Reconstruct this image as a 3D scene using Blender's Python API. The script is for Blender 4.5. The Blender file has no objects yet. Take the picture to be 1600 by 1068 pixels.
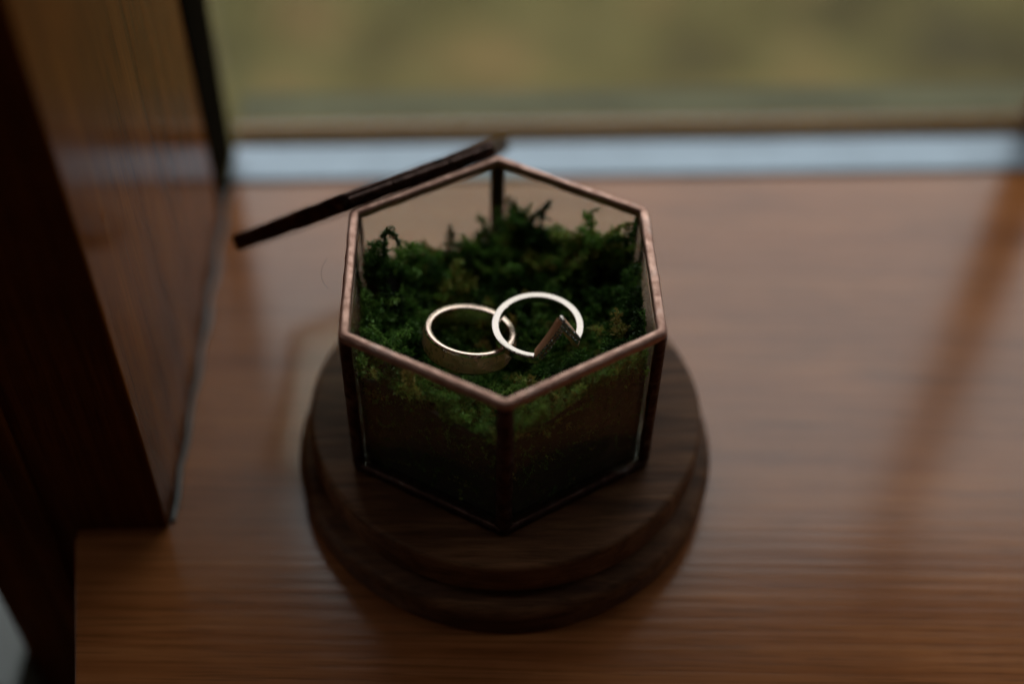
import bpy, bmesh, math, random
import numpy as np
from mathutils import Vector, Matrix, noise
random.seed(7); rng = np.random.default_rng(7)
R_ = math.radians
scene = bpy.context.scene
COL = scene.collection

# ---------------------------------------------------------------- camera
cam_d = bpy.data.cameras.new('camera')
cam = bpy.data.objects.new('camera', cam_d); COL.objects.link(cam)
right = Vector((0.99980, 0.00990, 0.01550)); back = Vector((-0.0045, -0.6876, 0.7261)).normalized()
up = back.cross(right).normalized(); right = up.cross(back).normalized()
m = Matrix((right, up, back)).transposed().to_4x4()
m.translation = (0.00134, -0.20533, 0.26066)
cam.matrix_world = m
cam_d.sensor_width = 36; cam_d.lens = 45.0
cam_d.clip_start = 0.01; cam_d.clip_end = 500
cam_d.dof.use_dof = True; cam_d.dof.focus_distance = 0.2805; cam_d.dof.aperture_fstop = 2.9
cam_d.dof.aperture_blades = 9
scene.camera = cam

# ---------------------------------------------------------------- world and render set-up
world = bpy.data.worlds.new("World"); scene.world = world; world.use_nodes = True
bg = world.node_tree.nodes['Background']
bg.inputs['Color'].default_value = (1.0, 0.74, 0.54, 1); bg.inputs['Strength'].default_value = 0.017
SKY_L = 2.6
scene.view_settings.view_transform = 'Standard'
scene.view_settings.look = 'None'; scene.view_settings.gamma = 1; scene.view_settings.exposure = 0
scene.render.engine = 'CYCLES'
cy = scene.cycles
cy.use_denoising = True
cy.max_bounces = 10; cy.transparent_max_bounces = 24; cy.transmission_bounces = 8; cy.glossy_bounces = 6
cy.sample_clamp_indirect = 3.0; cy.caustics_reflective = True; cy.blur_glossy = 0.3

# ---------------------------------------------------------------- helpers
def shade(me, sharp):
    """smooth bevels and flat broad faces, so that the broad faces mirror truly"""
    big = max(p.area for p in me.polygons) * .02
    me.set_sharp_from_angle(angle=R_(sharp)); me.polygons.foreach_set('use_smooth', [p.area < big for p in me.polygons])

def tag(o, label=None, cat=None, group=None, kind=None):
    if label: o['label'] = label
    if cat: o['category'] = cat
    if group: o['group'] = group
    if kind: o['kind'] = kind
    return o

def empty(name, loc=(0, 0, 0)):
    o = bpy.data.objects.new(name, None); COL.objects.link(o); o.location = loc
    o.empty_display_size = 0.01
    return o

def mesh_obj(name, verts, faces, mat, parent=None, smooth=False, sharp=None):
    me = bpy.data.meshes.new(name)
    me.from_pydata([tuple(v) for v in verts], [], faces)
    me.materials.append(mat)
    if smooth:
        me.polygons.foreach_set('use_smooth', [True] * len(me.polygons))
        if sharp: me.set_sharp_from_angle(angle=R_(sharp))
    me.update()
    o = bpy.data.objects.new(name, me); COL.objects.link(o)
    if parent is not None:
        o.parent = parent; o.matrix_parent_inverse = Matrix.Translation(-Vector(parent.location))
    return o

def bevel_box(name, lo, hi, mat, parent=None, bev=0.0006, seg=2, frame=None):
    """axis box in the window's frame (u along the window, v outwards) with rounded edges"""
    bm = bmesh.new(); bmesh.ops.create_cube(bm, size=1)
    for v in bm.verts:
        v.co = Vector([lo[i] + (v.co[i] + .5) * (hi[i] - lo[i]) for i in range(3)])
    if bev: bmesh.ops.bevel(bm, geom=bm.edges[:], offset=bev, segments=seg, profile=.6, affect='EDGES')
    if frame is not None:
        bmesh.ops.transform(bm, matrix=frame, verts=bm.verts)
    me = bpy.data.meshes.new(name); bm.to_mesh(me); bm.free(); me.materials.append(mat)
    shade(me, 50)
    o = bpy.data.objects.new(name, me); COL.objects.link(o)
    if parent is not None:
        o.parent = parent; o.matrix_parent_inverse = Matrix.Translation(-Vector(parent.location))
    return o

def lathe(name, prof, mat, parent=None, n=128, center=(0, 0), sharp=35):
    vs, fs = [], []
    for i in range(n):
        a = 2 * math.pi * i / n
        for r, z in prof: vs.append((center[0] + r * math.cos(a), center[1] + r * math.sin(a), z))
    k = len(prof)
    for i in range(n):
        j = (i + 1) % n
        for q in range(k - 1):
            fs.append((i * k + q, j * k + q, j * k + q + 1, i * k + q + 1))
    fs.append([i * k + k - 1 for i in range(n)]); fs.append([i * k for i in range(n)][::-1])
    return mesh_obj(name, vs, fs, mat, parent, True, sharp)

def sweep(name, pts, us, ws, section, mat, parent=None, closed=True, sharp=60, jit=0.0, seed=0):
    """section (a,b) pairs carried along pts with frame vectors us, ws"""
    vs, fs = [], []; k = len(section); n = len(pts)
    for i, (p, u, w) in enumerate(zip(pts, us, ws)):
        for q, (a, b) in enumerate(section):
            s = 1.0
            if jit:
                co = Vector(p) + Vector(u) * a + Vector(w) * b
                s = 1 + jit * noise.noise(co * 330 + Vector((seed, 0, 0))) + .5 * jit * noise.noise(co * 900 + Vector((0, seed, 0)))
            vs.append(Vector(p) + Vector(u) * a * s + Vector(w) * b * s)
    for i in range(n if closed else n - 1):
        j = (i + 1) % n
        for q in range(k):
            r = (q + 1) % k
            fs.append((i * k + q, j * k + q, j * k + r, i * k + r))
    if not closed:
        fs.append(list(range(k))[::-1]); fs.append([(n - 1) * k + q for q in range(k)])
    return mesh_obj(name, vs, fs, mat, parent, True, sharp)

def rrect(w, h, r, n=4):
    out = []
    for cx, cy_, a0 in ((w / 2 - r, h / 2 - r, 0), (-w / 2 + r, h / 2 - r, 90), (-w / 2 + r, -h / 2 + r, 180), (w / 2 - r, -h / 2 + r, 270)):
        for i in range(n + 1):
            a = R_(a0 + 90 * i / n); out.append((cx + r * math.cos(a), cy_ + r * math.sin(a)))
    return out

# ---------------------------------------------------------------- material helpers
def new_mat(name):
    mt = bpy.data.materials.new(name); mt.use_nodes = True
    nt = mt.node_tree
    return mt, nt, nt.nodes['Principled BSDF'], nt.nodes['Material Output']
def N(nt, kind, **kw):
    n = nt.nodes.new(kind)
    for k, v in kw.items():
        if k in n.inputs.keys(): n.inputs[k].default_value = v
        else: setattr(n, k, v)
    return n
def L(nt, a, b): nt.links.new(a, b)
def ramp(nt, fac, stops, interp='LINEAR'):
    n = nt.nodes.new('ShaderNodeValToRGB'); cr = n.color_ramp; cr.interpolation = interp
    while len(cr.elements) < len(stops): cr.elements.new(.5)
    for e, (p, c) in zip(cr.elements, stops): e.position = p; e.color = (*c, 1) if len(c) == 3 else c
    L(nt, fac, n.inputs[0]); return n.outputs[0]
def coords(nt, scale=(1, 1, 1), rot=(0, 0, 0), loc=(0, 0, 0)):
    tc = nt.nodes.new('ShaderNodeTexCoord'); mp = nt.nodes.new('ShaderNodeMapping')
    mp.inputs['Scale'].default_value = scale; mp.inputs['Rotation'].default_value = rot; mp.inputs['Location'].default_value = loc
    L(nt, tc.outputs['Object'], mp.inputs[0]); return mp.outputs[0]
def noise_tex(nt, vec, scale, detail=4, rough=.55, dist=0):
    n = N(nt, 'ShaderNodeTexNoise', Scale=scale, Detail=detail, Roughness=rough, Distortion=dist)
    L(nt, vec, n.inputs['Vector']); return n.outputs[0]
def math_n(nt, op, a, b):
    n = nt.nodes.new('ShaderNodeMath'); n.operation = op
    for i, x in enumerate((a, b)):
        if isinstance(x, (int, float)): n.inputs[i].default_value = x
        else: L(nt, x, n.inputs[i])
    return n.outputs[0]
def bump(nt, h, bs, strength=.3, dist=.001):
    b = N(nt, 'ShaderNodeBump', Strength=strength, Distance=dist); L(nt, h, b.inputs['Height']); L(nt, b.outputs[0], bs.inputs['Normal']); return b
def mixc(nt, fac, a, b, blend='MIX'):
    n = nt.nodes.new('ShaderNodeMix'); n.data_type = 'RGBA'; n.blend_type = blend
    if isinstance(fac, (int, float)): n.inputs[0].default_value = fac
    else: L(nt, fac, n.inputs[0])
    for i, x in ((6, a), (7, b)):
        if isinstance(x, tuple): n.inputs[i].default_value = (*x, 1)
        else: L(nt, x, n.inputs[i])
    return n.outputs[2]

TH = R_(3.0)
def wood(name, c_dark, c_mid, c_light, grain='x', rot=0.0, rough=.3, bstr=.35, coat=0.0, ring=95, fine=900, spec=.5, along=.045, ior=1.5, roughvar=.12):
    mt, nt, bs, out = new_mat(name)
    s = {'x': (along, 1, 1), 'y': (1, along, 1), 'z': (1, 1, along)}[grain]
    v = coords(nt, s, (0, 0, rot))
    warp = noise_tex(nt, v, 14, 3, .5)
    wv = N(nt, 'ShaderNodeVectorMath', operation='SCALE'); L(nt, v, wv.inputs[0]); wv.inputs['Scale'].default_value = 1
    n1 = noise_tex(nt, v, ring, 3, .6, .6)          # growth rings
    n2 = noise_tex(nt, v, fine, 3, .65, .2)         # pores
    n3 = noise_tex(nt, v, ring * .22, 2, .5, .3)    # wide tone changes
    w = N(nt, 'ShaderNodeTexWave', wave_type='BANDS', bands_direction={'x': 'Y', 'y': 'X', 'z': 'X'}[grain], Scale=ring * .55, Distortion=7.0, Detail=2.5)
    w.inputs['Detail Scale'].default_value = 1.2; L(nt, v, w.inputs['Vector'])
    c = ramp(nt, n1, [(.3, c_dark), (.52, c_mid), (.72, c_light)])
    wr = ramp(nt, w.outputs[1], [(0, (0, 0, 0)), (.62, (.15, .15, .15)), (1, (1, 1, 1))])
    c = mixc(nt, math_n(nt, 'MULTIPLY', wr, .42), c, c_dark)
    c = mixc(nt, math_n(nt, 'MULTIPLY', n3, .5), c, c_mid)
    p = ramp(nt, n2, [(.36, (.45, .45, .45)), (.5, (1, 1, 1))])
    c = mixc(nt, .5, c, mixc(nt, 1.0, c, p, 'MULTIPLY'))
    mo = noise_tex(nt, coords(nt, (.5, 1, 1)), 26, 4, .6, .6)
    c = mixc(nt, 1.0, c, ramp(nt, mo, [(.3, (.78, .76, .74)), (.7, (1.18, 1.2, 1.2))]), 'MULTIPLY')
    L(nt, c, bs.inputs['Base Color'])
    h = math_n(nt, 'ADD', math_n(nt, 'MULTIPLY', w.outputs[1], -.25), math_n(nt, 'ADD', math_n(nt, 'MULTIPLY', n1, .8), math_n(nt, 'MULTIPLY', n2, .35)))
    bump(nt, h, bs, bstr, .0006)
    vv = coords(nt)
    rn = noise_tex(nt, vv, 22, 4, .6)
    rr = N(nt, 'ShaderNodeMapRange'); L(nt, rn, rr.inputs[0]); rr.inputs[1].default_value = .3; rr.inputs[2].default_value = .7
    rr.inputs[3].default_value = rough - roughvar / 2; rr.inputs[4].default_value = rough + roughvar / 2
    L(nt, rr.outputs[0], bs.inputs['Roughness'])
    bs.inputs['Specular IOR Level'].default_value = spec
    bs.inputs['IOR'].default_value = ior
    bs.inputs['Coat Weight'].default_value = coat; bs.inputs['Coat Roughness'].default_value = .2
    return mt

def glass(name, tint=(.93, .96, .93), rough=.02, haze=0.0, ior=1.5):
    mt, nt, bs, out = new_mat(name); nt.nodes.remove(bs)
    tr = N(nt, 'ShaderNodeBsdfTransparent'); tr.inputs[0].default_value = (*tint, 1)
    gl = N(nt, 'ShaderNodeBsdfGlossy', Roughness=rough)
    fr = N(nt, 'ShaderNodeFresnel', IOR=1.5)
    ge = N(nt, 'ShaderNodeNewGeometry')      # the node inverts the index on the far face; a thin pane is crossed undeviated
    L(nt, math_n(nt, 'ADD', math_n(nt, 'MULTIPLY', ge.outputs['Backfacing'], 1 / ior - ior), ior), fr.inputs['IOR'])
    mx = N(nt, 'ShaderNodeMixShader'); L(nt, fr.outputs[0], mx.inputs[0]); L(nt, tr.outputs[0], mx.inputs[1]); L(nt, gl.outputs[0], mx.inputs[2])
    last = mx.outputs[0]
    if haze:   # dust and finger marks on the pane
        df = N(nt, 'ShaderNodeBsdfDiffuse'); df.inputs[0].default_value = (.55, .52, .45, 1)
        v = coords(nt); n1 = noise_tex(nt, v, 160, 5, .7, .4)
        f = math_n(nt, 'MULTIPLY', ramp(nt, n1, [(.35, (.25, .25, .25)), (.75, (1, 1, 1))]), haze)
        m2 = N(nt, 'ShaderNodeMixShader'); L(nt, f, m2.inputs[0]); L(nt, last, m2.inputs[1]); L(nt, df.outputs[0], m2.inputs[2]); last = m2.outputs[0]
    L(nt, last, out.inputs[0])
    return mt

# ---------------------------------------------------------------- materials
M_sill = wood('varnished_pine', (.22, .067, .017), (.34, .124, .040), (.43, .168, .058), 'x', -TH, rough=.19, bstr=.07, ring=170, fine=1100, spec=.55, along=.03, roughvar=.05)
M_post = wood('dark_varnished_timber', (.095, .026, .0035), (.19, .056, .008), (.245, .078, .012), 'z', 0, rough=.15, bstr=.15, ring=130, fine=1200, spec=.5, ior=1.13)
M_rail = wood('pale_pine_rail', (.16, .085, .024), (.28, .155, .050), (.34, .195, .068), 'x', -TH, rough=.8, spec=.0, bstr=.3)
M_walnut = wood('walnut', (.038, .015, .006), (.12, .052, .022), (.21, .10, .046), 'x', R_(-52), rough=.5, bstr=.22, ring=230, fine=1500, spec=.5, ior=1.22, along=.09)

def copper(name, base, dark, rough=.36, scale=1.0):
    mt, nt, bs, out = new_mat(name)
    v = coords(nt)
    n1 = noise_tex(nt, v, 420 * scale, 5, .65, .3); n2 = noise_tex(nt, v, 2600 * scale, 3, .7); n3 = noise_tex(nt, v, 110, 3, .6)
    c = ramp(nt, n1, [(.34, dark), (.5, base), (.72, tuple(min(1, x * 1.25 + .03) for x in base))])
    c = mixc(nt, ramp(nt, n3, [(.6, (0, 0, 0)), (.75, (.4, .4, .4))]), c, (.50, .48, .46))   # tin showing through the patina
    c = mixc(nt, ramp(nt, n2, [(.58, (0, 0, 0)), (.68, (.7, .7, .7))]), c, dark)
    L(nt, c, bs.inputs['Base Color'])
    bs.inputs['Metallic'].default_value = .85
    L(nt, ramp(nt, n1, [(.3, (rough + .2,) * 3), (.7, (rough - .06,) * 3)]), bs.inputs['Roughness'])
    bump(nt, math_n(nt, 'ADD', n1, math_n(nt, 'MULTIPLY', n2, .3)), bs, .45, .0003)
    return mt
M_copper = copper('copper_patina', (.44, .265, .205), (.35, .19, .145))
M_shcopper = copper('shaded_copper_patina', (.055, .024, .016), (.018, .008, .005), .42)  # same copper, darkened for the shade on parts seen against the window

def gold(name, col, rough, bs_=.1, sc=1500, metal=1):
    mt, nt, bs, out = new_mat(name)
    bs.inputs['Base Color'].default_value = (*col, 1); bs.inputs['Metallic'].default_value = metal
    v = coords(nt); n1 = noise_tex(nt, v, sc, 4, .6)
    L(nt, ramp(nt, n1, [(.3, (rough * .7,) * 3), (.7, (rough * 1.5,) * 3)]), bs.inputs['Roughness'])
    bump(nt, n1, bs, bs_, .0001)
    return mt
M_gold = gold('rose_gold', (.86, .66, .54), .2)
M_hammer = gold('hammered_rose_gold', (1.0, .60, .39), .28, .15, 700, .4)  # warmer and less metallic than the rim, standing in for room reflections
M_gold2 = gold('polished_pale_gold', (.45, .395, .355), .16, .05)
M_vgold = gold('v_gold_warm_reflection', (1.0, .58, .36), .4, .1, 1500, .3)  # same metal as the band, with a copper reflection put into its colour

M_dia, nt, bs, out = new_mat('diamond')
bs.inputs['Base Color'].default_value = (.95, .97, 1, 1); bs.inputs['Roughness'].default_value = 0.02
bs.inputs['Metallic'].default_value = 0.0; bs.inputs['IOR'].default_value = 2.4; bs.inputs['Base Color'].default_value = (.10, .11, .12, 1); bs.inputs['Specular IOR Level'].default_value = 1.0
M_glass = glass('box_glass', (.93, .95, .90), .02, .007, 1.4)
M_wglass = glass('window_glass', (.96, .98, .97), .01, .01)

def plain(name, col, rough, metal=0, spec=.5, nscale=60, var=.25, bstr=.15):
    mt, nt, bs, out = new_mat(name); v = coords(nt); n1 = noise_tex(nt, v, nscale, 5, .6)
    a = tuple(x * (1 - var) for x in col); b = tuple(min(1, x * (1 + var)) for x in col)
    L(nt, ramp(nt, n1, [(.3, a), (.7, b)]), bs.inputs['Base Color'])
    bs.inputs['Roughness'].default_value = rough; bs.inputs['Metallic'].default_value = metal; bs.inputs['Specular IOR Level'].default_value = spec
    bump(nt, n1, bs, bstr, .0005); return mt
M_alu = plain('grey_blue_aluminium', (.245, .30, .355), .40, .5, nscale=40, var=.1)
M_gasket = plain('dark_green_rubber_paint', (.010, .008, .005), .9, spec=.0)
M_seal = plain('dark_sealant', (.03, .033, .034), .28, nscale=200)
M_ledge = plain('grey_green_outer_ledge', (.098, .092, .048), .7, spec=.12, nscale=25, var=.2)
M_pale = plain('pale_grey_ledge_paint', (.19, .225, .215), .55, nscale=12, var=.1)
M_base = plain('dark_base_plate', (.012, .010, .008), .25, nscale=90)
M_fibre = plain('dark_fibre', (.03, .02, .015), .6)

# ---------------------------------------------------------------- outdoors: sky and lawn
mt, nt, bs, out = new_mat('overcast_sky'); nt.nodes.remove(bs)
em = N(nt, 'ShaderNodeEmission'); v = coords(nt, (1, 1, 1.6))
n1 = noise_tex(nt, v, .09, 5, .55)
L(nt, ramp(nt, n1, [(.3, (.90, .93, .98)), (.7, (.99, .97, .94))]), em.inputs[0]); em.inputs[1].default_value = SKY_L
ge = N(nt, 'ShaderNodeNewGeometry'); sx = nt.nodes.new('ShaderNodeSeparateXYZ'); L(nt, ge.outputs['Position'], sx.inputs[0])
# overcast sky: radiance grows with elevation as (1 + 2 sin e) / 3
L(nt, math_n(nt, 'MULTIPLY', math_n(nt, 'ADD', math_n(nt, 'MULTIPLY', sx.outputs[2], 2 / 60), 1), SKY_L * .43), em.inputs[1])
L(nt, em.outputs[0], out.inputs[0])
vs, fs = [], []; na, ne = 24, 9; RS = 60
for j in range(ne + 1):
    for i in range(na + 1):
        a = R_(-4 + 188 * i / na) + TH; e = R_(-2 + 77 * j / ne)
        vs.append((RS * math.cos(e) * math.cos(a), RS * math.cos(e) * math.sin(a) , RS * math.sin(e)))
for j in range(ne):
    for i in range(na):
        q = j * (na + 1) + i; fs.append((q, q + na + 1, q + na + 2, q + 1))
sky = mesh_obj('sky', vs, fs, mt, smooth=True); tag(sky, kind='structure')

mt, nt, bs, out = new_mat('lawn_soil_and_turf')
v = coords(nt); n1 = noise_tex(nt, v, 3.2, 2, .5, .3); n2 = noise_tex(nt, v, 9, 4, .6)
c = ramp(nt, n1, [(.36, (.046, .038, .006)), (.44, (.080, .066, .012)), (.54, (.118, .102, .026)), (.64, (.185, .118, .038))])
c = mixc(nt, .5, c, mixc(nt, 1, c, ramp(nt, n2, [(.3, (.55, .55, .5)), (.7, (1.3, 1.3, 1.2))]), 'MULTIPLY'))
L(nt, c, bs.inputs['Base Color']); bs.inputs['Roughness'].default_value = .9
GZ = -1.1
g = mesh_obj('lawn', [(-70, -.35, GZ), (70, -.35, GZ), (70, 70, GZ), (-70, 70, GZ)], [(0, 1, 2, 3)], mt); tag(g, kind='structure')
# grass tufts on the lawn, where the window shows it
mt, nt, bs, out = new_mat('grass_blades'); gi = N(nt, 'ShaderNodeNewGeometry')
L(nt, ramp(nt, gi.outputs['Random Per Island'], [(0, (.05, .05, .012)), (.6, (.10, .09, .028)), (1, (.20, .155, .06))]), bs.inputs['Base Color'])
bs.inputs['Roughness'].default_value = .7
nb = 6000
cx = rng.uniform(-2.2, 2.6, nb); cyy = rng.uniform(.7, 4.2, nb)
keep = np.array([noise.noise(Vector((a * 2.1, b * 2.1, 3))) for a, b in zip(cx, cyy)]) > -.12
cx, cyy = cx[keep], cyy[keep]; nb = len(cx)
ang = rng.uniform(0, 6.28, nb); hh = rng.uniform(.03, .10, nb); lean = rng.uniform(.01, .06, nb); la = rng.uniform(0, 6.28, nb); w = .004
vv = np.zeros((nb, 3, 3))
vv[:, 0] = np.c_[cx - w * np.cos(ang), cyy - w * np.sin(ang), np.full(nb, GZ)]
vv[:, 1] = np.c_[cx + w * np.cos(ang), cyy + w * np.sin(ang), np.full(nb, GZ)]
vv[:, 2] = np.c_[cx + lean * np.cos(la), cyy + lean * np.sin(la), GZ + hh]
o = mesh_obj('grass', vv.reshape(-1, 3).tolist(), [(3 * i, 3 * i + 1, 3 * i + 2) for i in range(nb)], mt)
tag(o, 'olive green grass on the lawn outside the window', 'grass', kind='stuff')

# ---------------------------------------------------------------- window sill, timber post, window
WF = Matrix.Rotation(TH, 4, 'Z')         # window frame: u along the window, v outwards
def wpt(u, v_, z): return WF @ Vector((u, v_, z))

# sill board: outline in (u,v), rounded nose
def sill_board():
    outl = [(-.0925, -.19), (-.0967, -.0607), (-.1041, -.0213), (-.1045, .1128), (.62, .1128), (.62, -.19)]
    bm = bmesh.new()
    vb = [bm.verts.new(wpt(u, v_, 0)) for u, v_ in outl]
    f = bm.faces.new(vb[::-1]); 
    r = bmesh.ops.extrude_face_region(bm, geom=[f])
    bmesh.ops.translate(bm, vec=(0, 0, -.032), verts=[x for x in r['geom'] if isinstance(x, bmesh.types.BMVert)])
    bmesh.ops.recalc_face_normals(bm, faces=bm.faces)
    bmesh.ops.bevel(bm, geom=bm.edges[:], offset=.0008, segments=3, profile=.5, affect='EDGES')
    me = bpy.data.meshes.new('window_sill'); bm.to_mesh(me); bm.free(); me.materials.append(M_sill)
    shade(me, 40)
    o = bpy.data.objects.new('window_sill', me); COL.objects.link(o); return o
sill = sill_board()
tag(sill, 'orange brown varnished pine window sill board carrying the glass box', 'window sill')

post = empty('timber_post', wpt(-.105, .045, -.3))
tag(post, 'dark varnished timber post at the left end of the sill', 'post')
bevel_box('post_body', (-.1305, -.0190, -.5), (-.0818, .0958, .35), M_post, post, .0007, 2, WF)
bevel_box('edge_trim', (-.1150, -.0216, -.5), (-.1095, -.0192, .35), M_post, post, .0006, 2, WF)

# sealant bead where the post meets the sill
pts = [wpt(-.0810 + .0003 * math.sin(i * 1.3), -.0175 + i * .1295 / 30, .0006 + .0002 * math.sin(i * 2.1)) for i in range(31)]
w_ = [.0005 + .0006 * (0.35 + .65 * abs(noise.noise(Vector((i * .22, 1, 2)))) * 2) for i in range(31)]
vs, fs = [], []
for p, ww in zip(pts, w_):
    for q in range(8):
        a = 2 * math.pi * q / 8; vs.append(p + WF.to_3x3() @ Vector((ww * math.cos(a), 0, .0007 * math.sin(a))))
for i in range(30):
    for q in range(8): fs.append((i * 8 + q, i * 8 + (q + 1) % 8, (i + 1) * 8 + (q + 1) % 8, (i + 1) * 8 + q))
fs += [list(range(8)), list(range(240, 248))[::-1]]
o = mesh_obj('sealant_bead', vs, fs, M_seal, None, True)
tag(o, 'dark glossy bead of sealant along the foot of the timber post', 'sealant')

win = empty('window', wpt(.25, .12, 0))
tag(win, 'fixed window with aluminium strip and wooden rail behind the glass box', 'window')
bevel_box('aluminium_strip', (-.0809, .1132, -.004), (.62, .1303, .0012), M_alu, win, .0005, 2, WF)
bevel_box('side_frame', (-.1040, .0962, .0005), (-.0812, .1284, .33), M_gasket, win, .0007, 2, WF)
for u0, u1 in ((-.0809, .1798), (.1962, .4398), (.4562, .62)):
    vs = [wpt(u, v_, z) for u in (u0, u1) for v_, z in ((.1305, -.004), (.1305, .0013), (.1335, .0036), (.1372, .0056), (.1378, .0050), (.1378, -.004))]
    mesh_obj('bottom_rail', vs, [(0, 1, 2, 3, 4, 5)[::-1], (6, 7, 8, 9, 10, 11)] + [(k, (k + 1) % 6, 6 + (k + 1) % 6, 6 + k) for k in range(6)], M_rail, win)
for u0 in (.180, .440):
    bevel_box('mullion', (u0, .1290, .0016), (u0 + .016, .1374, .33), M_post, win, .001, 2, WF)
bevel_box('head_rail', (-.0815, .1130, .3305), (.62, .1378, .35), M_post, win, .001, 2, WF)
bevel_box('drip_ledge', (-.0815, .1381, -.004), (.62, .1580, .0024), M_ledge, win, .0008, 2, WF)
for u0, u1 in ((-.0808, .1798), (.1962, .4398)):
    bevel_box('pane', (u0, .1340, .0060), (u1, .1362, .3303), M_wglass, win, 0, 2, WF)
for lo, hi in (((-3, .0, .3505), (3, .2, 2.6)), ((.4565, .1385, -1.05), (3, .2, .3500)), ((-3, .0, -1.05), (-.34, .2, .3500))):      # unseen wall round the window, added to keep stray skylight out
    o = bevel_box('wall', lo, hi, M_post, None, .001, 1, WF); tag(o, kind='structure')
# the wall under the sill and the pale ledge seen past the post
o = bevel_box('wall', (-.1280, .0, -.62), (.62, .1125, -.0325), M_post, None, .001, 1, WF)
tag(o, kind='structure')
o = bevel_box('outer_ledge', (-.3395, -.03, -.09), (-.1310, .22, -.058), M_pale, None, .002, 2, WF)
tag(o, 'pale grey painted ledge beyond the left edge of the timber post', 'ledge')

# ---------------------------------------------------------------- round walnut base
ZD = .0220                                   # top of the walnut base
base = empty('wooden_base', (.0012, 0, 0))
tag(base, 'round dark walnut base with a grooved edge, standing on the sill', 'base')
bc = (.0015, 0)
def arc(cx_, cz_, r, a0, a1, n): return [(cx_ + r * math.cos(R_(a0 + (a1 - a0) * i / n)), cz_ + r * math.sin(R_(a0 + (a1 - a0) * i / n))) for i in range(n + 1)]
prof_top = [(.0435, .0118)] + [(.0472, .0118)] + arc(.0468, .0138, .0012, -80, 0, 4) + arc(.0466, .0206, .0014, 0, 90, 6) + [(.0462, ZD), (.0001, ZD)]
prof_low = [(.0480, .0)] + arc(.0496, .0022, .0020, -90, 0, 5) + arc(.0488, .0068, .0030, 0, 80, 7) + [(.0466, .0102), (.0450, .0108), (.0438, .0117), (.0001, .0117)]
lathe('upper_disc', prof_top, M_walnut, base, 160, bc)
lathe('lower_disc', prof_low, M_walnut, base, 160, bc)

# ---------------------------------------------------------------- glass box
RX = .0400; PSI = R_(2.17); ZR = .0675
def hexp(i, s=1.0, z=0.0):
    a = PSI + R_(-90 + 60 * i); return Vector((RX * s * math.cos(a), RX * s * math.sin(a), z))
def hex_path(radius, corner, nseg=16, ncor=5, origin=Vector((0, 0, 0)), ex=Vector((1, 0, 0)), ey=Vector((0, 1, 0)), phase=0.0):
    """rounded hexagon centre line, with outward directions, in the plane ex/ey"""
    P, U = [], []
    for k in range(6):
        a0 = phase + R_(-90 + 60 * k)
        # corner k: arc centre
        rc = radius - corner / math.cos(R_(30))
        for i in range(ncor + 1):
            a = a0 - R_(30) + R_(60) * i / ncor
            q = (rc * math.cos(a0) + corner * math.cos(a), rc * math.sin(a0) + corner * math.sin(a))
            P.append(q); U.append((math.cos(a), math.sin(a)))
        a1 = phase + R_(-90 + 60 * (k + 1))
        s = (rc * math.cos(a0) + corner * math.cos(a0 + R_(30)), rc * math.sin(a0) + corner * math.sin(a0 + R_(30)))
        e = (rc * math.cos(a1) + corner * math.cos(a1 - R_(30)), rc * math.sin(a1) + corner * math.sin(a1 - R_(30)))
        for i in range(1, nseg):
            t = i / nseg; P.append((s[0] + (e[0] - s[0]) * t, s[1] + (e[1] - s[1]) * t)); U.append((math.cos(a0 + R_(30)), math.sin(a0 + R_(30))))
    return [origin + ex * p[0] + ey * p[1] for p in P], [ex * u[0] + ey * u[1] for u in U]

box = empty('glass_box', (0, 0, ZD))
tag(box, 'open hexagonal glass ring box with copper edges, filled with green moss', 'glass box')
Z1 = Vector((0, 0, 1))
P, U = hex_path(RX - .0013, .0012, 26, 5, Vector((0, 0, ZR - .0013)), phase=PSI)
sweep('rim', P, U, [Z1] * len(P), rrect(.0023, .0024, .0009, 4), M_copper, box, jit=.10, seed=3)
P, U = hex_path(RX - .0014, .0012, 20, 5, Vector((0, 0, ZD + .0014)), phase=PSI)
sweep('bottom_frame', P, U, [Z1] * len(P), rrect(.0026, .0026, .0008, 3), M_shcopper, box, jit=.12, seed=9)
# corner posts: V-shaped cames hugging each 120 degree corner
for k in range(6):
    a = PSI + R_(-90 + 60 * k)
    C0 = hexp(k); n_ = 14
    er = Vector((math.cos(a), math.sin(a), 0)); et = Vector((-math.sin(a), math.cos(a), 0))
    wd = .0021; th = .0017
    # section in (er, et): outer V with rounded nose, inner V
    c30, s30 = math.cos(R_(30)), math.sin(R_(30))
    sec = [(-wd * .5 - .0004, wd * c30), (-wd * .25, wd * .55 * c30), (-.0003, .00062), (-.00012, 0), (-.0003, -.00062), (-wd * .25, -wd * .55 * c30), (-wd * .5 - .0004, -wd * c30),
           (-wd * .5 - .0011, -wd * c30 + .0001), (-wd * .5 - th * .85, -wd * c30 * .55), (-th * 1.28, 0), (-wd * .5 - th * .85, wd * c30 * .55), (-wd * .5 - .0011, wd * c30 - .0001)]
    pts = [C0 + Vector((0, 0, ZD + .0029 + (ZR - .0029 - ZD - .0022) * i / (n_ - 1) - C0.z)) for i in range(n_)]
    sweep('corner_post', pts, [er] * n_, [et] * n_, sec[::-1], M_shcopper, box, False, 50, jit=.05, seed=k)
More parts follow.
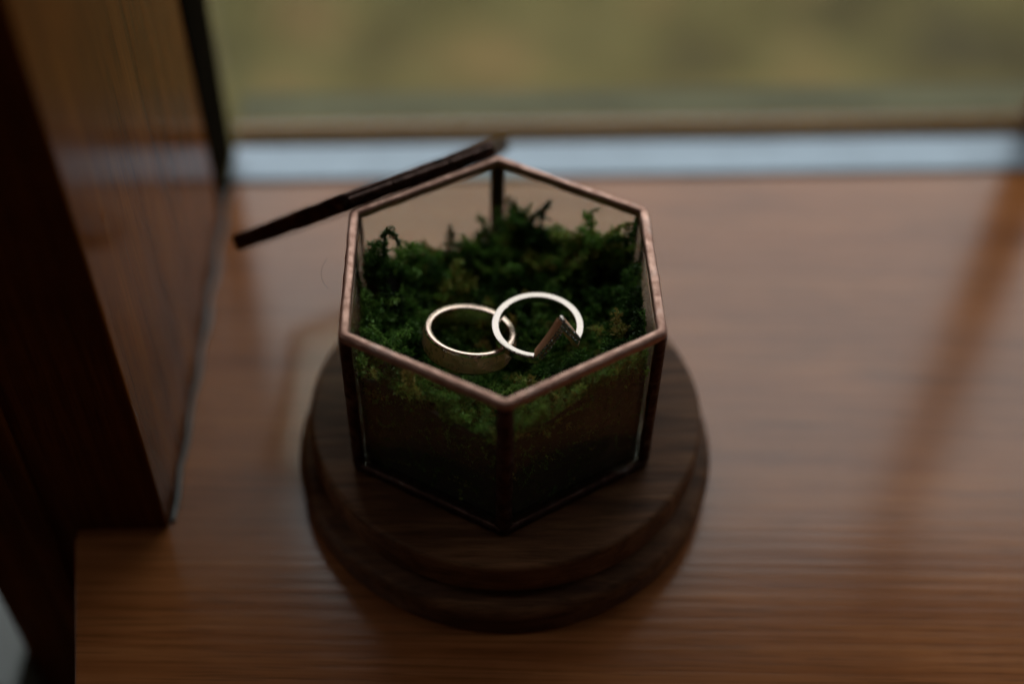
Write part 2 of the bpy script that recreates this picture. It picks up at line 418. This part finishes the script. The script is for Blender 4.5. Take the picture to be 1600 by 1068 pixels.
# panes
for k in range(6):
    a_, b_ = hexp(k, .955), hexp(k + 1, .955)
    d = (b_ - a_).normalized(); nrm = Vector((d.y, -d.x, 0))
    a_ = a_ + d * .0016; b_ = b_ - d * .0016
    t2 = .0008; z0, z1 = ZD + .0029, ZR - .0027
    vs = []
    for z in (z0, z1):
        for q in (a_ + nrm * t2, b_ + nrm * t2, b_ - nrm * t2, a_ - nrm * t2): vs.append((q.x, q.y, z))
    mesh_obj('pane', vs, [(0, 1, 5, 4), (1, 2, 6, 5), (2, 3, 7, 6), (3, 0, 4, 7), (4, 5, 6, 7), (3, 2, 1, 0)], M_glass, box)
# bottom plate
vs = [hexp(k, .93, z) for z in (ZD + .0005, ZD + .0022) for k in range(6)]
mesh_obj('bottom_plate', vs, [(0, 1, 2, 3, 4, 5)[::-1], (6, 7, 8, 9, 10, 11)] + [(k, (k + 1) % 6, (k + 1) % 6 + 6, k + 6) for k in range(6)], M_base, box)

# open lid, hanging outwards from the back left edge
A = hexp(4, 1, ZR); B = hexp(3, 1, ZR); nout = ((A + B) / 2); nout.z = 0; nout.normalize()
hA = A + nout * .0012 + Z1 * .0012; hB = B + nout * .0012 + Z1 * .0012
ab = (hB - hA).normalized()
drop = R_(42.6)
wdir = (nout * math.cos(drop) - Z1 * math.sin(drop)).normalized()
lid_c = (hA + hB) / 2 + wdir * (.0014 + RX * .866)
ln = ab.cross(wdir).normalized()
if ln.z < 0: ln = -ln
P, U = hex_path(RX - .0013, .0010, 16, 4, lid_c, ab, wdir, R_(30))
lid = sweep('lid', P, U, [ln] * len(P), rrect(.0028, .0042, .0009, 3), M_shcopper, box, jit=.12, seed=21)
vs = []
for s_ in (-.0008, .0008):
    for k in range(6):
        a = R_(-60 + 60 * k); q = lid_c + (ab * math.cos(a) + wdir * math.sin(a)) * (RX * .945) + ln * s_; vs.append(q)
mesh_obj('lid_pane', vs, [(0, 1, 2, 3, 4, 5)[::-1], (6, 7, 8, 9, 10, 11)] + [(k, (k + 1) % 6, (k + 1) % 6 + 6, k + 6) for k in range(6)], M_glass, lid)
def tube(name, pts, rads, mat, parent=None, n=8):
    vs, fs = [], []; k = len(pts)
    for i, p in enumerate(pts):
        t = (Vector(pts[min(i + 1, k - 1)]) - Vector(pts[max(i - 1, 0)])).normalized()
        s = t.orthogonal().normalized(); b = t.cross(s)
        if i and s.dot(ps) < 0: s = -s; b = -b
        if i:
            s = (ps - t * ps.dot(t)).normalized(); b = t.cross(s)
        ps = s
        for q in range(n):
            a = 2 * math.pi * q / n; vs.append(Vector(p) + s * rads[i] * math.cos(a) + b * rads[i] * math.sin(a))
    for i in range(k - 1):
        for q in range(n): fs.append((i * n + q, i * n + (q + 1) % n, (i + 1) * n + (q + 1) % n, (i + 1) * n + q))
    fs += [list(range(n))[::-1], list(range((k - 1) * n, k * n))]
    return mesh_obj(name, vs, fs, mat, parent, True, 60)
for t0, t1 in ((.02, .30), (.31, .68), (.69, .98)):
    tube('hinge_barrel', [hA.lerp(hB, t0 + (t1 - t0) * i / 6) + nout * .0001 for i in range(7)], [.0008] * 7, M_shcopper, box, 12)

# ---------------------------------------------------------------- rings
def ring_frame(Cn, Nv):
    Nv = Vector(Nv).normalized(); ux = Vector((1, 0, 0)); ux = (ux - Nv * ux.dot(Nv)).normalized(); uy = Nv.cross(ux)
    return Vector(Cn), ux, uy, Nv
# hammered wedding band, lying on the moss; C is the centre of its upper edge
C1, ux, uy, Nz = ring_frame((-.0067, -.0052, .0534), (.109, .207, .972))
ring1 = empty('hammered_ring', C1 - Nz * .003)
tag(ring1, 'wide hammered rose gold wedding band lying on the moss, left ring', 'ring', 'wedding rings lying in the moss')
nseg, W1 = 96, .0056
prof = [(.0088, -.0005), (.0090, -.00012), (.0094, 0), (.0100, 0.0), (.01032, -.00018), (.01050, -.0007)] + [(.01050 + .00040 * math.sin(math.pi * t), -.0007 - (W1 - .0014) * t) for t in (.2, .4, .6, .8)] + \
       [(.01050, -W1 + .0007), (.01032, -W1 + .00018), (.0100, -W1), (.0094, -W1), (.0090, -W1 + .00012), (.0088, -W1 + .0005)] + [(.00868, -W1 * .7), (.00868, -W1 * .3)]
vs, fs = [], []; kp = len(prof)
for i in range(nseg):
    a = 2 * math.pi * i / nseg
    for q, (r, z) in enumerate(prof):
        if 6 <= q <= 9: r += random.uniform(-.00002, .00002)
        if q in (5, 10): r += random.uniform(-.00004, .00002)
        vs.append(C1 + ux * r * math.cos(a) + uy * r * math.sin(a) + Nz * z)
for i in range(nseg):
    for q in range(kp):
        fs.append((i * kp + q, ((i + 1) % nseg) * kp + q, ((i + 1) % nseg) * kp + (q + 1) % kp, i * kp + (q + 1) % kp))
fs = [f[::-1] for f in fs]
# hammer marks: larger flat dents, pressed in by pulling vertices onto random planes
V = [Vector(v_) for v_ in vs]
for h_ in range(110):
    a = random.uniform(0, 2 * math.pi); z = random.uniform(-W1 + .0006, -.0006)
    er = ux * math.cos(a) + uy * math.sin(a); cc = C1 + er * (.01076 - random.uniform(.00012, .00030)) + Nz * z
    nn = (er + Nz * ((z + W1 / 2) / .009) * .9 + Vector((random.uniform(-.16, .16), random.uniform(-.16, .16), random.uniform(-.16, .16)))).normalized()
    rad = random.uniform(.0009, .0019)
    for i, v_ in enumerate(V):
        if 5 <= i % kp <= 10 and (v_ - cc).length < rad * 1.2:
            d = (v_ - cc).dot(nn)
            if d > 0: V[i] = v_ - nn * d * .9
band = mesh_obj('band', V, fs, M_gold, ring1, True, 9)
band.data.materials.append(M_hammer)
for p_ in band.data.polygons:
    if 5 <= p_.index % kp <= 9: p_.material_index = 1

# chevron ring with pave stones; C is the centre of its upper edge
C2 = Vector((.0083, -.0058, .0558)); RO, RI, W2 = .01030, .00865, .0019
ring2 = empty('chevron_ring', C2)
tag(ring2, 'pale gold ring with a raised V set with tiny stones, right ring', 'ring', 'wedding rings lying in the moss')
A0, A1, AM, HV = -95, -23, -60, .0106
def zoff(deg):
    if deg <= A0 or deg >= A1: return 0.0
    t = (deg - A0) / (AM - A0) if deg < AM else (A1 - deg) / (A1 - AM)
    h_ = HV * t
    return h_ - max(0, t - .90) ** 2 * HV * 5.0          # rounded crest
angs = sorted(set([A1 + (360 - (A1 - A0)) * i / 110 for i in range(111)]))
va = [A0 + (AM - A0) * i / 22 for i in range(1, 23)] + [AM + (A1 - AM) * i / 22 for i in range(1, 22)]
angs = [a for a in angs] + [a + 360 for a in va]
pts = []
for a in angs:
    d = a if a <= 180 else a - 360
    if d < -180: d += 360
    r = RO
    pts.append((Vector((math.cos(R_(a)), math.sin(R_(a)), 0)), zoff(d)))
n = len(pts); vs, fs = [], []
cen = [C2 + e * RO + Z1 * z for e, z in pts]
dirs = []
for i in range(n):
    tprev = (cen[i] - cen[i - 1]).normalized(); tnext = (cen[(i + 1) % n] - cen[i]).normalized()
    e = pts[i][0]
    bp = e.cross(tprev).normalized(); bn = e.cross(tnext).normalized()
    if bp.z < 0: bp = -bp
    if bn.z < 0: bn = -bn
    b = (bp + bn).normalized(); b = b / max(.45, b.dot(bp)); dirs.append(b)
sec = [(0, -.00012), (-.00012, 0), (-.0005, 0), (-.00095, 0), (-(RO - RI) + .00012, 0), (-(RO - RI), -.00012), (-(RO - RI), -W2 + .0002), (-(RO - RI) + .0002, -W2), (-.0002, -W2), (0, -W2 + .0002)]
k = len(sec)
for i in range(n):
    crown = .00003 + .00017 * min(1, pts[i][1] / .0008)          # upper side of the V rounded and tilted to catch brighter reflections
    for q, (a_, b_) in enumerate(sec): vs.append(cen[i] + pts[i][0] * a_ + dirs[i] * (b_ + crown * ((0, 0, 1.3, 2.2, 2.6, 2.2, 0, 0, 0, 0)[q] if pts[i][1] > 0 else (0, 0, 2.0, 2.0, 0, 0, 0, 0, 0, 0)[q])))
for i in range(n):
    j = (i + 1) % n
    for q in range(k): fs.append((i * k + q, i * k + (q + 1) % k, j * k + (q + 1) % k, j * k + q))
band2 = mesh_obj('band', vs, fs, M_gold2, ring2, True, 28)
band2.data.materials.append(M_vgold)
for p_ in band2.data.polygons:
    if p_.index // k < n and .0001 < pts[p_.index // k][1] < HV * .925: p_.material_index = 1  # flanks of the V take the painted warm reflection, the crest stays pale
# pave stones, two staggered rows on the outer face of the V
def gem(c, nrm, s, spin):
    nrm = nrm.normalized(); t = nrm.orthogonal().normalized(); b = nrm.cross(t)
    out = []
    for lev, (rr, hh_) in enumerate(((1.0, -.15), (.98, .08), (.58, .42))):
        for q in range(8):
            a = spin + 2 * math.pi * (q + .5 * lev) / 8; out.append(c + (t * math.cos(a) + b * math.sin(a)) * rr * s + nrm * hh_ * s)
    return out
gv, gf, pv, pf = [], [], [], []
for row, off in enumerate((-.00050, -.00136)):
    path = [(A0 + 2 + (A1 - A0 - 4) * i / 200) for i in range(201)]
    acc, last = 0, None; step = .00080; nxt = step * (.5 if row % 2 else 0)
    for a in path:
        e = Vector((math.cos(R_(a)), math.sin(R_(a)), 0)); p = C2 + e * RO + Z1 * zoff(a)
        if last is not None: acc += (p - last).length
        if last is not None and acc >= nxt:
            tdir = (p - last).normalized(); b = e.cross(tdir).normalized()
            if b.z < 0: b = -b
            nr = (e + Vector((random.uniform(-.4, .4), random.uniform(-.4, .4), random.uniform(-.2, .6)))).normalized()
            q0 = len(gv); gv += gem(p + b * off + e * .00006, nr, .00039, random.random() * 6)
            for q in range(8):
                r1_ = (q + 1) % 8
                gf.append((q0 + q, q0 + r1_, q0 + 8 + q)); gf.append((q0 + r1_, q0 + 8 + r1_, q0 + 8 + q))
                gf.append((q0 + 8 + q, q0 + 8 + r1_, q0 + 16 + q)); gf.append((q0 + 8 + r1_, q0 + 16 + r1_, q0 + 16 + q))
            gf.append([q0 + 16 + q for q in range(8)])
            # claw bead
            cb = p + b * (off + .00042) + e * .0001 + tdir * .0004
            q1 = len(pv); s = .00014
            for dv in (e, -e, b, -b, tdir, -tdir): pv.append(cb + dv * s)
            for f in ((0, 2, 4), (2, 1, 4), (1, 3, 4), (3, 0, 4), (2, 0, 5), (1, 2, 5), (3, 1, 5), (0, 3, 5)): pf.append(tuple(q1 + x for x in f))
            nxt += step
        last = p
o = mesh_obj('pave_stones', gv, gf, M_dia, ring2); tag(o, kind='stuff')
o = mesh_obj('claw_beads', pv, pf, M_gold2, ring2); tag(o, kind='stuff')

# ---------------------------------------------------------------- moss
mt, nt, bs, out = new_mat('moss_leaves'); gi = N(nt, 'ShaderNodeNewGeometry')
at = N(nt, 'ShaderNodeAttribute', attribute_name='tone')
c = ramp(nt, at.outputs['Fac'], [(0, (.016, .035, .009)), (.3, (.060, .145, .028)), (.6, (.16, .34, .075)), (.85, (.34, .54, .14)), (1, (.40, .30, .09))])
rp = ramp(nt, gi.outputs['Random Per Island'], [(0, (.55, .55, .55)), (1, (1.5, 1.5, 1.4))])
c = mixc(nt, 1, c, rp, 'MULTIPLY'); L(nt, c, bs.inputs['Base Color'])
bs.inputs['Roughness'].default_value = .55; bs.inputs['Specular IOR Level'].default_value = .35
tl = N(nt, 'ShaderNodeBsdfTranslucent'); L(nt, c, tl.inputs[0]); mx = N(nt, 'ShaderNodeMixShader'); mx.inputs[0].default_value = .3
L(nt, bs.outputs[0], mx.inputs[1]); L(nt, tl.outputs[0], mx.inputs[2]); L(nt, mx.outputs[0], out.inputs[0])
M_moss = mt
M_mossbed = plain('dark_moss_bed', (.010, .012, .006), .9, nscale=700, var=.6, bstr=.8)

def inhex(x, y):     # distance inside the hexagon wall (apothem distance), >0 inside
    d = 1e9
    for k in range(6):
        a = PSI + R_(-60 + 60 * k); d = min(d, RX * .866 - .0032 - (x * math.cos(a) + y * math.sin(a)))
    return d
def hz(x, y):
    d = max(0, inhex(x, y)); t = math.exp(-d / .006)
    az = math.atan2(y, x)
    z = .0468
    side = .0135 * max(0, math.cos(az)) ** .6 if math.cos(az) > 0 else .0085 * max(0, -math.cos(az)) ** .7
    if y > 0: side *= .72
    z += t * side
    z += .0036 * math.exp(-((x - .006) ** 2 + (y - .029) ** 2) / .00006)
    z += .0068 * math.exp(-((x - .020) ** 2 + (y - .021) ** 2) / .00004)
    z -= .0030 * math.exp(-((x + .014) ** 2 + (y - .028) ** 2) / .00004)
    z += .0115 * math.exp(-((x + .0265) ** 2 + (y - .010) ** 2) / .00002)
    z += .0030 * max(0, -y / .034) ** 2
    z += .0046 * noise.noise(Vector((x * 135, y * 135, 4))) + .0014 * noise.noise(Vector((x * 380, y * 380, 9)))
    dr = math.hypot(x + .006, y + .004)
    z -= .0035 * math.exp(-(dr / .008) ** 4)
    z -= .0046 * math.exp(-((x + .0055) ** 2 / .00007 + (y + .0185) ** 2 / .00004))     # hollow inside and under the rings
    return z

moss = empty('moss', (0, 0, ZD + .003))
tag(moss, 'bed of dark green moss filling the glass box', 'moss', kind='stuff')
# bed body
vs, fs = [], []; G = 64
idx = {}
for i in range(G + 1):
    for j in range(6 * 10):
        a = PSI + 2 * math.pi * j / 60
        # hexagonal radial grid
        aa = (a - PSI - R_(-60) ) % R_(60); 
        rmax = (RX * .866 - .0033) / math.cos(((a - PSI + R_(30)) % R_(60)) - R_(30) + 0) if False else None
        lo_, hi_ = 0, RX
        for _ in range(22):
            mid = (lo_ + hi_) / 2
            if inhex(mid * math.cos(a), mid * math.sin(a)) > 0: lo_ = mid
            else: hi_ = mid
        r = lo_ * i / G
        x, y = r * math.cos(a), r * math.sin(a); vs.append((x, y, hz(x, y) - .0032))
for i in range(G):
    for j in range(60): fs.append((i * 60 + j, (i + 1) * 60 + j, (i + 1) * 60 + (j + 1) % 60, i * 60 + (j + 1) % 60))
n0 = len(vs)
for j in range(60): x, y, z = vs[G * 60 + j]; vs.append((x, y, ZD + .0025))
for j in range(60): fs.append((G * 60 + j, n0 + j, n0 + (j + 1) % 60, G * 60 + (j + 1) % 60))
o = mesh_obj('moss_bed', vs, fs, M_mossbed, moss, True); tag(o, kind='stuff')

def frond_leaves(path, radius_fn, dens, leaf, tone, seed):
    """leaf quads round a stem path (k,3); returns verts (n,4,3), tones"""
    r = np.random.default_rng(seed)
    path = np.asarray(path); seg = np.diff(path, axis=0); ln_ = np.linalg.norm(seg, axis=1); tot = ln_.sum()
    n = max(6, int(tot * dens)); t = np.sort(r.uniform(0, 1, n)); cum = np.r_[0, np.cumsum(ln_)] / tot
    pos = np.stack([np.interp(t, cum, path[:, q]) for q in range(3)], 1)
    k = np.clip(np.searchsorted(cum, t) - 1, 0, len(seg) - 1); T = seg[k] / ln_[k][:, None]
    rnd = r.normal(size=(n, 3)); S = rnd - (rnd * T).sum(1)[:, None] * T; S /= np.linalg.norm(S, axis=1)[:, None] + 1e-9
    ang = r.uniform(.35, 1.0, n)[:, None]
    D = T * np.cos(ang) + S * np.sin(ang); B = np.cross(D, S); B /= np.linalg.norm(B, axis=1)[:, None] + 1e-9
    l = (leaf * r.uniform(.6, 1.25, n) * radius_fn(t))[:, None]; w = l * r.uniform(.16, .26, n)[:, None]
    v = np.stack([pos, pos + D * l * .45 + B * w, pos + D * l + S * l * .12, pos + D * l * .45 - B * w], 1)
    return v, np.clip(tone + r.normal(0, .06, n), 0, 1)

def stem_path(p0, d0, length, curl, nstep, r, droop=0.0):
    p = np.array(p0, float); d = np.array(d0, float); d /= np.linalg.norm(d); out = [p.copy()]
    ax = r.normal(size=3); ax /= np.linalg.norm(ax)
    for i in range(nstep):
        d = d + np.cross(ax, d) * curl / nstep + r.normal(0, .10, 3) + np.array([0, 0, -droop / nstep]); d /= np.linalg.norm(d)
        p = p + d * length / nstep; out.append(p.copy())
    return np.array(out)

LV, LT = [], []
HEXN = [(math.cos(PSI + R_(-60 + 60 * k)), math.sin(PSI + R_(-60 + 60 * k))) for k in range(6)]
def clampin(path, margin=.0004):
    lim = RX * .866 - .0030 - margin
    for nx, ny in HEXN:
        d = path[:, 0] * nx + path[:, 1] * ny - lim; d = np.maximum(d, 0)
        path[:, 0] -= d * nx; path[:, 1] -= d * ny
    return path
def ring_push(path):
    """keep the shoots out of the ring metal: below the upper edge plane near the bands"""
    for (C_, Nn, rr, wz) in ((C1, Nz, .0102, W1), (C2, Z1, .0096, W2)):
        rel = path - np.array(C_); nz = np.array(Nn); h_ = rel @ nz; pl = rel - h_[:, None] * nz; rad = np.linalg.norm(pl, axis=1)
        m_ = (np.abs(rad - rr) < .0016) & (h_ > -wz - .0012)
        path[m_, 2] -= (h_[m_] + wz + .0012)
    # nothing tall inside the rings
    for (C_, rr, top) in ((C1, .0095, .0478), (C2, .0098, .0515)):
        rad = np.hypot(path[:, 0] - C_[0], path[:, 1] - C_[1]); m_ = rad < rr
        path[m_, 2] = np.minimum(path[m_, 2], top)
    return path
def add_frond(p0, d0, length, curl, r, tone, seed, side=True, leaf=.00075, droop=0.0, push=True, dens=9000, sdens=7500):
    main = clampin(stem_path(p0, d0, length, curl, 12, r, droop))
    if push: main = ring_push(main)
    v, t = frond_leaves(main, lambda t: 1.1 - .5 * t, dens, leaf * 1.1, tone, seed); LV.append(v); LT.append(t)
    if side:
        for i in range(2, 12):
            for sgn in (-1, 1):
                if r.random() < .15: continue
                T = main[min(i + 1, 12)] - main[i - 1]; T /= np.linalg.norm(T) + 1e-9
                S = np.cross(T, [0, 0, 1]); S /= np.linalg.norm(S) + 1e-6
                d = T * .75 + S * sgn * r.uniform(.6, 1.1) + r.normal(0, .18, 3)
                sl = length * r.uniform(.18, .38) * (1 - .55 * i / 12) + .0006
                br = clampin(stem_path(main[i], d, sl, r.uniform(-.8, .8), 4, r, .3))
                if push: br = ring_push(br)
                v, t = frond_leaves(br, lambda t: 1.0 - .55 * t, sdens, leaf, tone + .04, seed * 31 + i * 2 + (sgn > 0)); LV.append(v); LT.append(t)

r = np.random.default_rng(11); cnt = 0
while cnt < 1050:
    x, y = r.uniform(-.036, .036, 2)
    if inhex(x, y) < .0002: continue
    cnt += 1
    z = hz(x, y) - r.uniform(.0015, .0036)
    az = r.uniform(0, 6.28); el = r.uniform(.05, .9) if r.random() < .8 else r.uniform(.9, 1.4)
    d0 = (math.cos(az) * math.cos(el), math.sin(az) * math.cos(el), math.sin(el))
    cl = noise.noise(Vector((x * 120, y * 120, 7)))
    tone = np.clip(.46 + 1.0 * cl + r.normal(0, .10), .05, .9)
    if r.random() < .03: tone = .97
    wall = math.exp(-inhex(x, y) / .005) * (y > -.012)
    if r.random() < .4 * wall:      # taller shoots along the side and back panes
        d0 = (d0[0] * .5, d0[1] * .5, 1.0); ln2 = r.uniform(.006, .012)
    else: ln2 = r.uniform(.0035, .009)
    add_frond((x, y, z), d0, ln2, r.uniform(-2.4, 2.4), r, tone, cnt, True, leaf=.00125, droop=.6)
# shoots pressed against the inside of the panes
for k in range(6):
    nx, ny = HEXN[k]; tx, ty = -ny, nx; front = k in (0, 5, 1, 4)
    for q in range(210 if k in (0, 5) else 36):
        s_ = r.uniform(-.0175, .0175); dd = RX * .866 - .0034 - r.uniform(0, .0008)
        x, y = nx * dd + tx * s_, ny * dd + ty * s_
        ztop = hz(x * .97, y * .97)
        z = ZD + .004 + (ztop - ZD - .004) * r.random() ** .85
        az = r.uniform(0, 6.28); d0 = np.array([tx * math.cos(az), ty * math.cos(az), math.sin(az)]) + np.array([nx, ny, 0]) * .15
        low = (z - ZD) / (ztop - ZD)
        tone = np.clip((.14 if front and k in (0, 5) else .25) + .32 * low + r.normal(0, .10), .03, .8)  # shade of the backlit front panes and the foot put into the tone
        if r.random() < .05: tone = .93
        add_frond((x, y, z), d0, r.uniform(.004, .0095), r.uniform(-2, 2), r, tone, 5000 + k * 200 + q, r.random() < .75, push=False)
def emit(name, parent, label=None, cat=None, kind='stuff'):
    global LV, LT
    v = np.concatenate(LV); t = np.concatenate(LT); n = len(v)
    me = bpy.data.meshes.new(name); me.vertices.add(n * 4); me.vertices.foreach_set('co', v.reshape(-1).astype(np.float32))
    me.loops.add(n * 4); me.loops.foreach_set('vertex_index', np.arange(n * 4, dtype=np.int32))
    me.polygons.add(n); me.polygons.foreach_set('loop_start', np.arange(0, n * 4, 4, dtype=np.int32))
    at = me.attributes.new('tone', 'FLOAT', 'POINT'); at.data.foreach_set('value', np.repeat(t, 4).astype(np.float32))
    me.update(calc_edges=True); me.materials.append(M_moss)
    o = bpy.data.objects.new(name, me); COL.objects.link(o)
    if parent is not None:
        o.parent = parent; o.matrix_parent_inverse = Matrix.Translation(-Vector(parent.location))
    tag(o, label, cat, kind=kind); LV, LT = [], []
    print(name, n)
    return o
emit('moss_shoots', moss)

# the few tall curled tips that stand clear of the bed
def tall(ctrl, tone, seed, label, leaf=.0013, side=.0030, dens=20000):
    r = np.random.default_rng(seed); ctrl = np.array(ctrl, float)
    t = np.linspace(0, 1, len(ctrl)); tt = np.linspace(0, 1, 24)
    # smooth the control polygon
    P = np.stack([np.interp(tt, t, ctrl[:, q]) for q in range(3)], 1)
    for _ in range(3): P[1:-1] = (P[:-2] + P[1:-1] * 2 + P[2:]) / 4
    v, tn = frond_leaves(P, lambda t: 1.25 - .5 * t, dens, leaf, tone, seed); LV.append(v); LT.append(tn)
    for i in range(1, 22):
        for q in range(2):
            d = (P[i + 1] - P[i]); d /= np.linalg.norm(d); s = r.normal(size=3); d = d * .7 + s * .5
            br = stem_path(P[i], d, side * r.uniform(.5, 1.1) * (1.15 - i / 28), r.uniform(-1.5, 1.5), 4, r)
            v, tn = frond_leaves(br, lambda t: 1 - .5 * t, 9000, leaf * .8, tone + .05, seed * 77 + i * 2 + q); LV.append(v); LT.append(tn)
    emit('moss_tip', None, label, 'moss', kind=None)
tall([(-.0275, .010, .049), (-.0280, .011, .054), (-.0275, .0115, .059), (-.0268, .012, .064), (-.0265, .012, .0672), (-.0252, .012, .0668), (-.0240, .012, .0645), (-.0238, .012, .063)], .22, 3,
     'tall curled dark moss tip at the back left inside the glass box')
tall([(.0290, .016, .049), (.0300, .0165, .054), (.0298, .017, .0585), (.0282, .0175, .0605), (.0262, .0175, .0612), (.0246, .017, .0603)], .30, 5,
     'hooked moss tip arching over at the back right inside the glass box')
tall([(.0312, .004, .050), (.0318, .006, .0545), (.0321, .008, .0580), (.0316, .009, .0605)], .42, 8,
     'thin upright moss tip close to the right pane', .0007, .0014)
tall([(-.0300, .000, .051), (-.0310, .002, .0545), (-.0318, .004, .0572), (-.0322, .005, .0582)], .34, 9,
     'short moss tip leaning on the left pane beside the copper rim', .0008, .0018)
tall([(-.0292, -.0075, .0570), (-.0262, -.0105, .0560), (-.0232, -.0140, .0550), (-.0200, -.0175, .0535), (-.0160, -.0195, .0515), (-.012, -.020, .050)], .72, 12,
     'long bright green moss strand trailing down at the front left', .0007, .0016, 16000)
tall([(.006, -.0190, .0500), (.0035, -.0215, .0520), (.001, -.0240, .0530), (-.002, -.0250, .0525)], .80, 14,
     'bright green moss sprig just behind the front corner of the rim', .0007, .0020, 16000)

# loose fibre sticking to the outside of the left rim
o = tube('loose_fibre', [(-.0392 - .0012 * math.sin(i * .5), .006 - i * .0010, .0625 + .0012 * math.cos(i * .55)) for i in range(9)], [.000032] * 9, M_fibre, None, 5)
tag(o, 'fine dark fibre clinging to the outside left of the copper rim', 'fibre')
